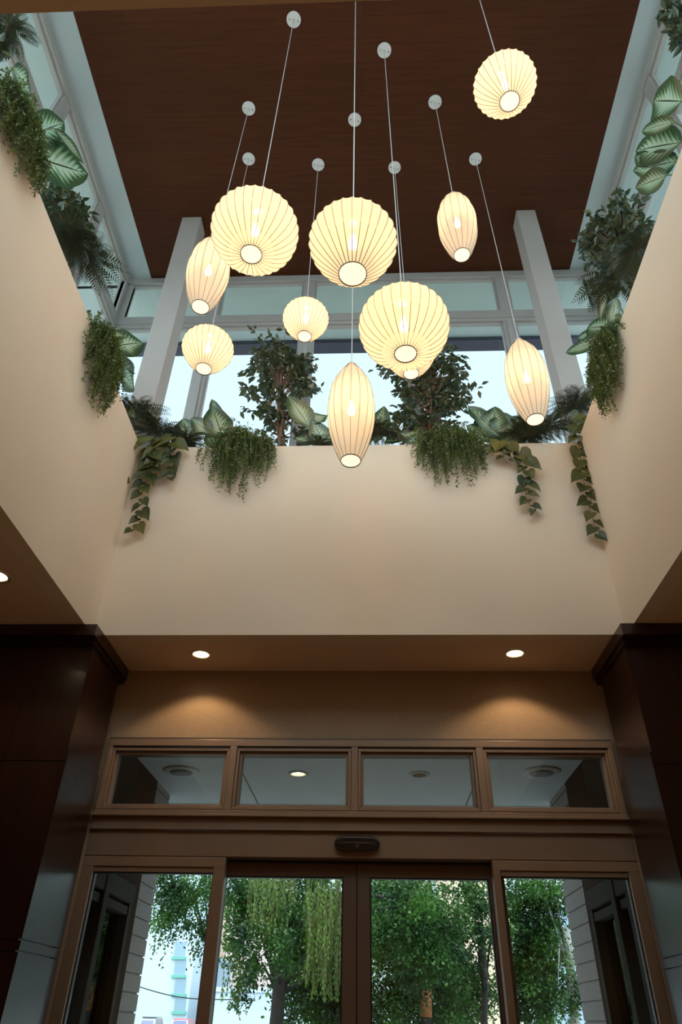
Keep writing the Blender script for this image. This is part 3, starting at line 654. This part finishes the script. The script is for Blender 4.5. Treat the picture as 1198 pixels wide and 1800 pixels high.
q = at(1068, 620, X=WR); trailing('bushy trailing plant spilling over the right well wall near its back end', (WR, q.y, 5.585), (0, 1, 0), (-1, 0, 0), .36, .46, 200, 44)
q = at(24, 232, X=-2.0); trailing('bushy trailing plant spilling over the upper left well wall', (-2.0, q.y, 5.60), (0, 1, 0), (1, 0, 0), .42, .26, 230, 45, .18)

def heart(m, p, d, up, L, W):
    d = d.normalized(); sd = d.cross(up)
    if sd.length < 1e-3: sd = d.orthogonal()
    sd.normalize(); nn = sd.cross(d); i = len(m.v)
    half = ((-.16, .26, .05), (-.02, .50, .10), (.28, .52, .08), (.58, .34, 0), (.82, .13, -.08))
    for u, v, h in ((0, 0, 0), (.4, 0, -.05), (1, 0, -.18)): m.v.append(tuple(p+d*(u*L)+nn*(h*W)))
    for s in (-1, 1):
        for u, v, h in half: m.v.append(tuple(p+d*(u*L)+sd*(v*W*s)+nn*(h*W)))
    for s in (0, 1):
        k = i+3+5*s
        fs = [(i, k, k+1), (i, k+1, k+2, i+1), (i+1, k+2, k+3), (i+1, k+3, k+4, i+2)]
        m.f += [q[::-1] if s else q for q in fs]
def vine(label, path, Y, size, seed, side=(0, -1, 0)):
    r = random.Random(seed); pts = [at(x, y, Y=Y) for x, y in path]; t = thing('trailing_vine', label, 'vine', tuple(pts[0]), 'heart-leaved vines hanging down the back wall'); o0 = pts[0]
    P = [pts[0]+Vector((0, .16, -.02)), pts[0]+Vector((0, .08, .03))]+pts; MB().tube([tuple(p-o0) for p in P], .003, 5, .0015).build('stem', 'stem_brown', t, True)
    seg = [(a, b) for a, b in zip(pts[:-1], pts[1:])]; tot = sum((b-a).length for a, b in seg); s = 0; lf = MB(); k = 0; n = int(tot/(size*.52))
    for k in range(n+1):
        u = k/n*tot*.999; a = 0
        for A, B in seg:
            l = (B-A).length
            if u <= a+l: p = A.lerp(B, (u-a)/l); break
            a += l
        L = size*1.45*r.uniform(.72, 1.15)*(1-.45*(k/n)**1.5); sgn = 1 if k % 2 else -1
        d = Vector((sgn*r.uniform(.2, .9), -r.uniform(.05, .4), -r.uniform(.4, 1.0))); off = Vector((sgn*.015, -.02-.03*r.random(), .01))
        heart(lf, p-o0+off, d, Vector((r.uniform(-.4, .4), -1, r.uniform(-.2, .6))).cross(d).cross(d)*-1 if 0 else Vector((r.uniform(-.35, .35), -1, r.uniform(-.1, .6))), L, L*.86)
    lf.build('leaves', 'pothos_leaf', t); return t
VY = WB-.045
vine('heart-leaved vine closest to the back left corner', [(222, 722), (212, 752), (206, 790), (216, 820), (214, 858)], VY, .125, 51)
vine('heart-leaved vine hanging longest on the left half of the back wall', [(262, 778), (270, 812), (262, 838), (250, 862), (250, 892), (246, 915), (236, 938)], VY, .12, 52)
vine('short heart-leaved vine, second from the left bushy trailing plant', [(306, 776), (304, 806), (300, 826), (298, 846)], VY, .115, 53)
vine('short heart-leaved spray between the two left vines', [(284, 780), (276, 806), (274, 824)], VY, .11, 57)
vine('heart-leaved vine hanging under the lamp by the right roof post', [(880, 784), (900, 794), (920, 812), (924, 845), (924, 876), (938, 902)], VY, .105, 54)
vine('heart-leaved vine hanging longest, in the back right corner', [(1018, 735), (1016, 770), (1020, 810), (1026, 850), (1034, 888), (1044, 920), (1046, 945)], VY, .125, 55)
vine('two-leaf heart-leaved spray left of the vine under the right lamp', [(876, 790), (884, 806), (892, 814)], VY, .09, 56)

# ------------------------------------------------------------------ porch outside the doors
PX0, PX1, PY1, PZ = -1.98, 1.78, 8.6, 3.30
pc = struct(box('ceiling_porch', 'porch_paint', (-3.2, 3.0, D+.36, PY1, PZ, PZ+.12)), 'pale blue-grey porch ceiling outside the doors', 'ceiling')
jn = MB()
jn.box(-2.6, 2.4, 7.40, 7.412, PZ-.002, PZ+.001)
for x in (-2.19, -1.145, .968, 1.95): jn.box(x, x+.012, D+.4, 7.40, PZ-.002, PZ+.001)
struct(jn.build('trim_7', 'joint'), 'dark joint lines in the porch ceiling', 'trim')
struct(MB().box(-7, 7, VB+.10, PY1, 3.55, 3.80).box(-7, 7, -7, VF-.10, 3.88, 3.95).box(-7, VL-.15, VF-.10, VB+.10, 3.88, 3.95).box(VR+.15, 7, VF-.10, VB+.10, 3.88, 3.95).build('roof_lower', 'roof_light'), 'unseen light gravel-coloured lower roof around the light well', 'roof')  # unseen roof, added in a light tone to bounce daylight onto the eaves
for sgn, X, ys, lb in ((-1, PX0, (6.60, 7.09), 'left'), (1, PX1, (6.55, 7.22), 'right')):
    xo = X+sgn*.30; a, b = sorted((X, xo))
    wl = MB(); wl.box(a, b, D+.16, 6.38, 2.42, PZ); wl.box(a, b, 6.38, ys[0], 0, PZ); wl.box(*sorted((X+sgn*.16, xo)), D+.16, 6.38, 0, 2.42)
    struct(wl.build('wall_porch_'+lb, 'bronze_post'), 'dark bronze porch side wall seen through the %s sidelight' % lb, 'wall')
    sd = MB(); z = 0
    while z < PZ-.01:
        z1 = min(PZ, z+.118); sd.box(a, b, ys[0]+.002, ys[1], z, z1); z += .130
    sd.box(min(a, b)+.012, max(a, b)-.012, ys[0]+.01, ys[1]-.012, 0, PZ)
    struct(sd.build('wall_siding_'+lb, 'siding'), 'grey lap siding pier at the %s end of the porch' % lb, 'wall')
    t = struct(empty('window_%d' % (11 if sgn < 0 else 12), (X, 5.85, 0)), 'aluminium framed window in the %s porch wall' % lb, 'window')
    f = MB()
    def fb(y0, y1, z0, z1, p0=-.03, p1=.09): f.box(*sorted((-sgn*-p0, sgn*p1)), y0-5.85, y1-5.85, z0, z1)
    fb(5.30, 5.42, 0, 2.38); fb(5.60, 5.70, 0, 2.38, -.05); fb(6.30, 6.375, 0, 2.38); fb(5.30, 6.375, 2.26, 2.40, -.04); fb(5.30, 6.375, 2.18, 2.24, -.02); fb(5.30, 6.375, 0, .15)
    bevel(f.build('frame', 'porch_frame', t), .006)
    MB().box(*sorted((sgn*.045, sgn*.050)), 5.42-5.85, 6.30-5.85, .15, 2.25).build('pane', 'pane_smoke', t)
def disc(x, y, label):
    t = thing('ceiling_speaker', label, 'ceiling speaker', (x, y, PZ), 'round white speakers in the porch ceiling')
    MB().lathe([(.165, 0), (.165, -.008), (.155, -.014), (.105, -.016)], n=40).build('rim', 'speaker_white', t, True)
    MB().lathe([(.105, -.014), (.095, -.024), (.06, -.028), (.001, -.029)], n=32, cap=False).build('grille', 'grille', t, True)
disc(-1.68, 6.26, 'round white ceiling speaker seen through the leftmost transom window')
disc(1.502, 6.21, 'round white ceiling speaker seen through the rightmost transom window')
bore(pc, ((-.636, 6.324), (.448, 6.317)), .0665, PZ-.05, PZ+.08)
def porch_can(x, y, label, lit):
    t = thing('porch_downlight', label, 'ceiling light', (x, y, PZ), 'recessed lights in the porch ceiling')
    MB().lathe([(.098, 0), (.096, -.007), (.068, -.009), (.066, 0)], n=32, cap=False).build('trim_ring', 'speaker_white', t, True)
    MB().lathe([(.066, -.001), (.060, .03), (.05, .07)], n=32, cap=False).build('reflector', 'can_metal', t, True)
    MB().lathe([(.001, .014), (.035, .018), (.050, .03), (.053, .05)], n=24).build('bulb', 'lamp_glow' if lit else 'grille', t, True)
    if lit:
        l = bpy.data.lights.new('porch_beam', 'SPOT'); l.energy = 8; l.color = (1, .75, .45); l.spot_size = 2.0; l.spot_blend = .5; l.shadow_soft_size = .04
        q = bpy.data.objects.new('porch_beam', l); C.objects.link(q); q.parent = t; q.location = (0, 0, -.012)
porch_can(-.636, 6.324, 'lit round light in the porch ceiling, seen through a transom window', True)
porch_can(.448, 6.317, 'unlit round light in the porch ceiling, seen through a transom window', False)

# ------------------------------------------------------------------ street, trees, buildings
struct(box('ground', 'asphalt', (-90, 90, -60, 180, -.25, -.10)), 'grey street outside', 'ground')
struct(box('terrace', 'floor_stone', (-7, 7, D+.1, PY1+.6, -.1, 0)), 'stone porch floor outside the doors', 'ground')
def pxr(x, y, Y): return at(x, y, Y=Y)
def street_tree(label, trunk_px, Y, w, blobs, nleaf, seed, bark='bark', lean=0, size=(.05, .09), lf='street_leaf', weep=None, fork=(), sleeve=None):
    r = random.Random(seed); b = at(trunk_px[0], trunk_px[1], Y=Y); base = Vector((b.x, Y, -.12)); t = thing('street_tree', label, 'tree', tuple(base), 'leafy trees across the porch')
    top = at(trunk_px[2], trunk_px[3], Y=Y)-base; k = (at(600, 1700, Y=Y)-EYEP).dot(fw)/1205.6
    tr = MB(); tr.tube([(0, 0, 0), (0, 0, .3)] + [tuple(Vector((0, 0, .3)).lerp(top, j/6)+Vector((r.uniform(-.04, .04), r.uniform(-.04, .04), 0))) for j in range(1, 7)], w*.62, 10, w*.38)
    tr.build('trunk', bark, t, True)
    if sleeve:  # orange sleeve paints the lit stretch of the dark trunk
        za, zb = at(trunk_px[0], sleeve[1], Y=Y)-base, at(trunk_px[0], sleeve[0], Y=Y)-base; tag(MB().tube([tuple(za), tuple((za+zb)/2), tuple(zb)], w*.66, 12, w*.60).build('lit_bark', 'bark_lit', t, True), 'orange-brown light painted on the bark')
    br = MB(); f = MB(); tot = sum(q[2]*q[3] for q in blobs)
    for (x, y, rx, ry, dy) in blobs:
        c = at(x, y, Y=Y+dy)-base; br.tube([tuple(top*.8), tuple(top*.5+c*.5+Vector((0, 0, .2))), tuple(c)], w*.14, 6, w*.04)
        n = int(nleaf*1.6*rx*ry/tot); RX_, RZ_ = rx*k, ry*k*1.15
        sub = [(Vector((r.gauss(0, .5), r.gauss(0, .5), r.gauss(0, .5))), r.uniform(.15, .34)) for _ in range(26)]
        for _ in range(n):
            sc_, sr = r.choice(sub); q = sc_+Vector((r.gauss(0, sr), r.gauss(0, sr), r.gauss(0, sr)*.8))
            p = c+Vector((q.x*RX_, q.y*max(.5, RX_*.9), q.z*RZ_))
            f.dia(p, Vector((r.uniform(-1, 1), r.uniform(-1, 1), r.uniform(-1.2, .4))), Vector((r.uniform(-1, 1), r.uniform(-1, 1), 1)), r.uniform(*size), r.uniform(*size)*.62)
    for fx, fy in fork: c = at(fx, fy, Y=Y)-base; br.tube([tuple(top*.7), tuple(top*.6+c*.4+Vector((.1, 0, .1))), tuple(c)], w*.42, 7, w*.2)
    br.build('branches', bark, t, True); f.build('foliage', lf, t)
    if weep:
        g = MB(); s = MB()
        for (x0, x1, y0, y1, n, dy) in weep:
            for _ in range(n):
                p = at(r.uniform(x0, x1), y0+r.uniform(-40, 60), Y=Y+dy+r.uniform(-.6, .3))-base; e = at(600, y1+r.uniform(-110, 30), Y=Y+dy)-base; ln = p.z-e.z; m = max(3, int(ln/.075)); pts = []
                for j in range(m):
                    pts.append(tuple(p)); 
                    for _k in (0, 1): g.dia(p, Vector((r.uniform(-.6, .6), r.uniform(-.6, .6), -1)), Vector((r.uniform(-1, 1), -1, 0)), .075, .026)
                    p = p+Vector((r.uniform(-.02, .02), r.uniform(-.02, .02), -.075))
                s.tube(pts[::4]+[pts[-1]], .004, 3)
        g.build('weeping_leaves', 'weeping_leaf', t); s.build('weeping_twigs', 'stem_brown', t)
    return t
street_tree('street tree with a straight dark trunk and weeping leaves, through the left door leaf', (484, 1800, 494, 1690), 14.5, .26,
    [(430, 1575, 45, 45, 0), (480, 1570, 60, 50, .6), (560, 1590, 60, 70, 1), (520, 1660, 60, 50, .8), (490, 1640, 50, 44, -.9), (420, 1640, 34, 40, 0), (580, 1700, 45, 70, 1), (545, 1760, 60, 45, 1.2), (440, 1700, 22, 30, .2), (425, 1745, 16, 24, 0), (600, 1780, 40, 30, 1)], 17000, 61,
    weep=[(440, 520, 1560, 1650, 130, -.6), (540, 612, 1570, 1740, 150, -.6), (395, 430, 1700, 1790, 10, -.3)])
street_tree('overhanging tree with feathery hanging twigs, through the left sidelight', (362, 1800, 372, 1600), 16.5, .16,
    [(300, 1560, 48, 38, 0), (345, 1575, 45, 45, .4), (310, 1610, 42, 34, 0), (350, 1640, 26, 26, 0), (368, 1560, 30, 50, -.4), (290, 1590, 20, 50, 0)], 5200, 62, weep=[(268, 290, 1600, 1690, 10, 0)])
street_tree('street tree with an orange-lit trunk and dense dark leaves, through the right door leaf', (748, 1800, 742, 1600), 15.0, .17,
    [(700, 1570, 55, 40, .5), (690, 1660, 60, 50, 0), (760, 1600, 50, 50, .6), (720, 1730, 65, 45, .3), (790, 1660, 45, 45, .8), (680, 1770, 50, 40, 0), (770, 1760, 55, 40, 1.0), (830, 1570, 40, 36, 1), (835, 1640, 26, 24, 1), (740, 1640, 60, 60, 1.4), (735, 1600, 70, 50, -1.2), (755, 1680, 60, 45, -1.2), (725, 1720, 30, 16, -1)], 19000, 63, bark='bark', fork=((655, 1575), (660, 1600)), sleeve=(1738, 1788),
    weep=[(735, 758, 1545, 1590, 14, -.5)])
street_tree('street tree with several thin dark stems, at the right edge of the right door leaf', (850, 1800, 845, 1640), 17.0, .15,
    [(820, 1700, 40, 30, .4), (840, 1740, 40, 26, .4), (850, 1600, 36, 30, 0), (800, 1760, 30, 40, .4)], 3800, 64, fork=((815, 1690), (870, 1680), (825, 1720)))
street_tree('street tree with a smooth pale trunk and sunlit leaves, through the right sidelight', (1004, 1800, 992, 1630), 14.5, .17,
    [(930, 1570, 55, 40, 0), (970, 1580, 45, 45, .2), (920, 1640, 45, 45, .4), (960, 1660, 34, 50, .2), (940, 1730, 50, 45, .4), (925, 1780, 40, 30, .5), (980, 1740, 24, 30, -.3), (900, 1700, 30, 40, .6), (1012, 1730, 12, 34, -.3)], 9500, 65, bark='bark_pale')
# backdrop hedge row further off
for i, (x, y, rx, ry, lb) in enumerate(((560, 1700, 70, 90, 'distant dark tree behind the weeping street tree'), (705, 1640, 75, 90, 'distant dark tree behind the orange-trunked tree'), (765, 1745, 80, 60, 'distant dark shrub mass behind the orange-trunked tree'), (935, 1700, 45, 75, 'distant dark tree behind the pale-trunked tree'))):
    street_tree(lb, (x+12, 1800, x+8, y), 21+i*5, .2, [(x, y, rx, ry, 0), (x-rx*.4, y-ry*.5, rx*.6, ry*.6, .3), (x+rx*.4, y+ry*.3, rx*.6, ry*.6, 0)], 4200, 70+i, size=(.12, .2))
pp = at(1022, 1640, Y=19); t = thing('street_pole', 'thin pale street pole beside the pale-trunked tree', 'pole', (at(1034, 1800, Y=19).x, 19, -.1))
MB().tube([(0, 0, 0), (0, 0, 7)], .075, 12, .05).build('shaft', 'plaster_blue', t, True)
MB().tube([(0, 0, 6.9), (.5, -.3, 7.15), (1.1, -.6, 7.2)], .035, 8).build('arm', 'plaster_blue', t, True)
MB().lathe([(.18, 0), (.16, .1), (.02, .14)], (1.15, -.62, 7.12), 16).build('lamp_head', 'aluminium', t, True)
def bld(name, label, m, x0p, x1p, ytop, Y, dep=12, zmin=-.1):
    a, b = at(x0p, 1700, Y=Y), at(x1p, 1700, Y=Y); z = at((x0p+x1p)/2, ytop, Y=Y).z; X = (a.x+b.x)/2
    t = thing(name, label, 'building', (X, Y+dep/2, zmin)); MB().box(a.x-X, b.x-X, -dep/2, dep/2, 0, z-zmin).build('walls', m, t)
    MB().box(a.x-X-.3, b.x-X+.3, -dep/2-.3, dep/2+.3, z-zmin, z-zmin+.5).build('roof', m, t)
    return t, X, Y+dep/2, zmin, z
def bwin(t, X, Y, zm, dep, px0, px1, py0, py1, Yf, sill=True):
    a, b = at(px0, py0, Y=Yf), at(px1, py1, Y=Yf); w_ = MB().box(a.x-X, b.x-X, -dep/2-.12, -dep/2+.05, b.z-zm, a.z-zm).build('window', 'pane_far', t)
    if sill: MB().box(a.x-X-.25, b.x-X+.25, -dep/2-.35, -dep/2, b.z-zm-.32, b.z-zm).build('sill', 'sill_green', w_)
t, X, Yc, zm, z = bld('building', 'tall white building with green window sills, far behind the left sidelight', 'plaster_white', 205, 339, 1500, 110)
for py in (1655, 1687, 1720, 1751): bwin(t, X, Yc, zm, 12, 309, 324, py, py+27, 110)
t, X, Yc, zm, z = bld('building', 'blue-grey building with a tan upper storey beside the tall white one', 'plaster_blue', 340, 384, 1690, 126)
a, b = at(341, 1690, Y=126), at(383, 1560, Y=126); MB().box(a.x-X, b.x-X, -6, 6, a.z-zm+.5, b.z-zm).build('upper_storey', 'tan_wall', t)
bwin(t, X, Yc, zm, 12, 349, 368, 1662, 1687, 126)
bld('building', 'low white building seen under the trees through the left door leaf', 'plaster_white', 380, 560, 1745, 105)
bld('building', 'dusty pink building behind the low white one', 'pink_wall', 386, 590, 1580, 145)
bld('building', 'tan building glimpsed between the trees on the right', 'tan_wall', 790, 905, 1500, 100)
bld('building', 'pale blue-white building behind the pale-trunked tree', 'plaster_blue', 960, 1080, 1600, 104)
bld('building', 'long low white building behind the trees of the right door leaf', 'plaster_white', 600, 1000, 1760, 170)
def car(label, px0, px1, ytop, Y, paint, van=False, roof_rails=False):
    a, b = at(px0, 1795, Y=Y), at(px1, 1795, Y=Y); wd = b.x-a.x; X = (a.x+b.x)/2; zt = at((px0+px1)/2, ytop, Y=Y).z; H = zt+.10
    t = thing('parked_car', label, 'car', (X, Y+2.2, -.10)); hw = wd/2*1.04; L = 2.25
    side = [(-L, .35), (-L, .95), (-L+.15, 1.02), (-L+.75, H*.93), (-L+1.1, H), (L-.5, H), (L-.05, 1.05), (L, .9), (L, .35)]
    body = MB(); i0 = 0
    for s, k in ((-1, 1), (1, 1)):
        for y, z in side: body.v.append((s*hw*(1 if z < 1.1 else .86), y, z))
    n = len(side); body.f = [tuple(range(n)), tuple(range(2*n-1, n-1, -1))]+[(k, k+n, (k+1) % n+n, (k+1) % n) for k in range(n)]
    bevel(body.build('body', paint, t), .06, 3)
    g = MB(); z0, z1 = 1.08, H*.90; y0, y1 = -L+.24, -L+.70
    g.v = [(-hw*.80, y0-.05, z0), (hw*.80, y0-.05, z0), (hw*.72, y1-.04, z1), (-hw*.72, y1-.04, z1), (-hw*.80, y0, z0), (hw*.80, y0, z0), (hw*.72, y1+.03, z1), (-hw*.72, y1+.03, z1)]
    g.f = [(0, 1, 2, 3), (4, 7, 6, 5), (0, 3, 7, 4), (1, 5, 6, 2), (0, 4, 5, 1), (3, 2, 6, 7)]; g.build('windscreen', 'car_glass', t)
    for s in (-1, 1):
        for y in (-1.45, 1.45): MB().tube([(s*(hw-.2), y, .33), (s*(hw+.01), y, .33)], .33, 20).build('wheel', 'tyre', t)
        MB().box(s*hw-.14+s*.10, s*hw+.14+s*.10, -L+.85, -L+1.0, 1.05, 1.25).build('wing_mirror', 'tyre', t)
        if roof_rails: MB().tube([(s*hw*.78, -L+1.0, H+.07), (s*hw*.78, L-.8, H+.07)], .03, 6).build('roof_rail', 'tyre', t)
    if roof_rails: MB().box(-hw*.8, hw*.8, -L+1.0, -L+1.2, H+.01, H+.09).build('roof_bar', 'tyre', t)
car('silver car with roof rails, its top just showing through the left sidelight', 243, 272, 1789, 97, 'car_silver', roof_rails=True)
car('red car with a pale roof, its top just showing beside the silver one', 299, 330, 1790, 97, 'car_red')
cb = MB(); A, B = at(240, 1733, Y=60), at(390, 1757, Y=60)
cb.tube([tuple(A+(B-A)*(k/8)+Vector((0, 0, -.25*math.sin(PI*k/8)))) for k in range(-3, 12)], .035, 4)
tag(cb.build('overhead_cable', 'tyre'), 'thin dark overhead cable crossing in front of the white building', 'cable')
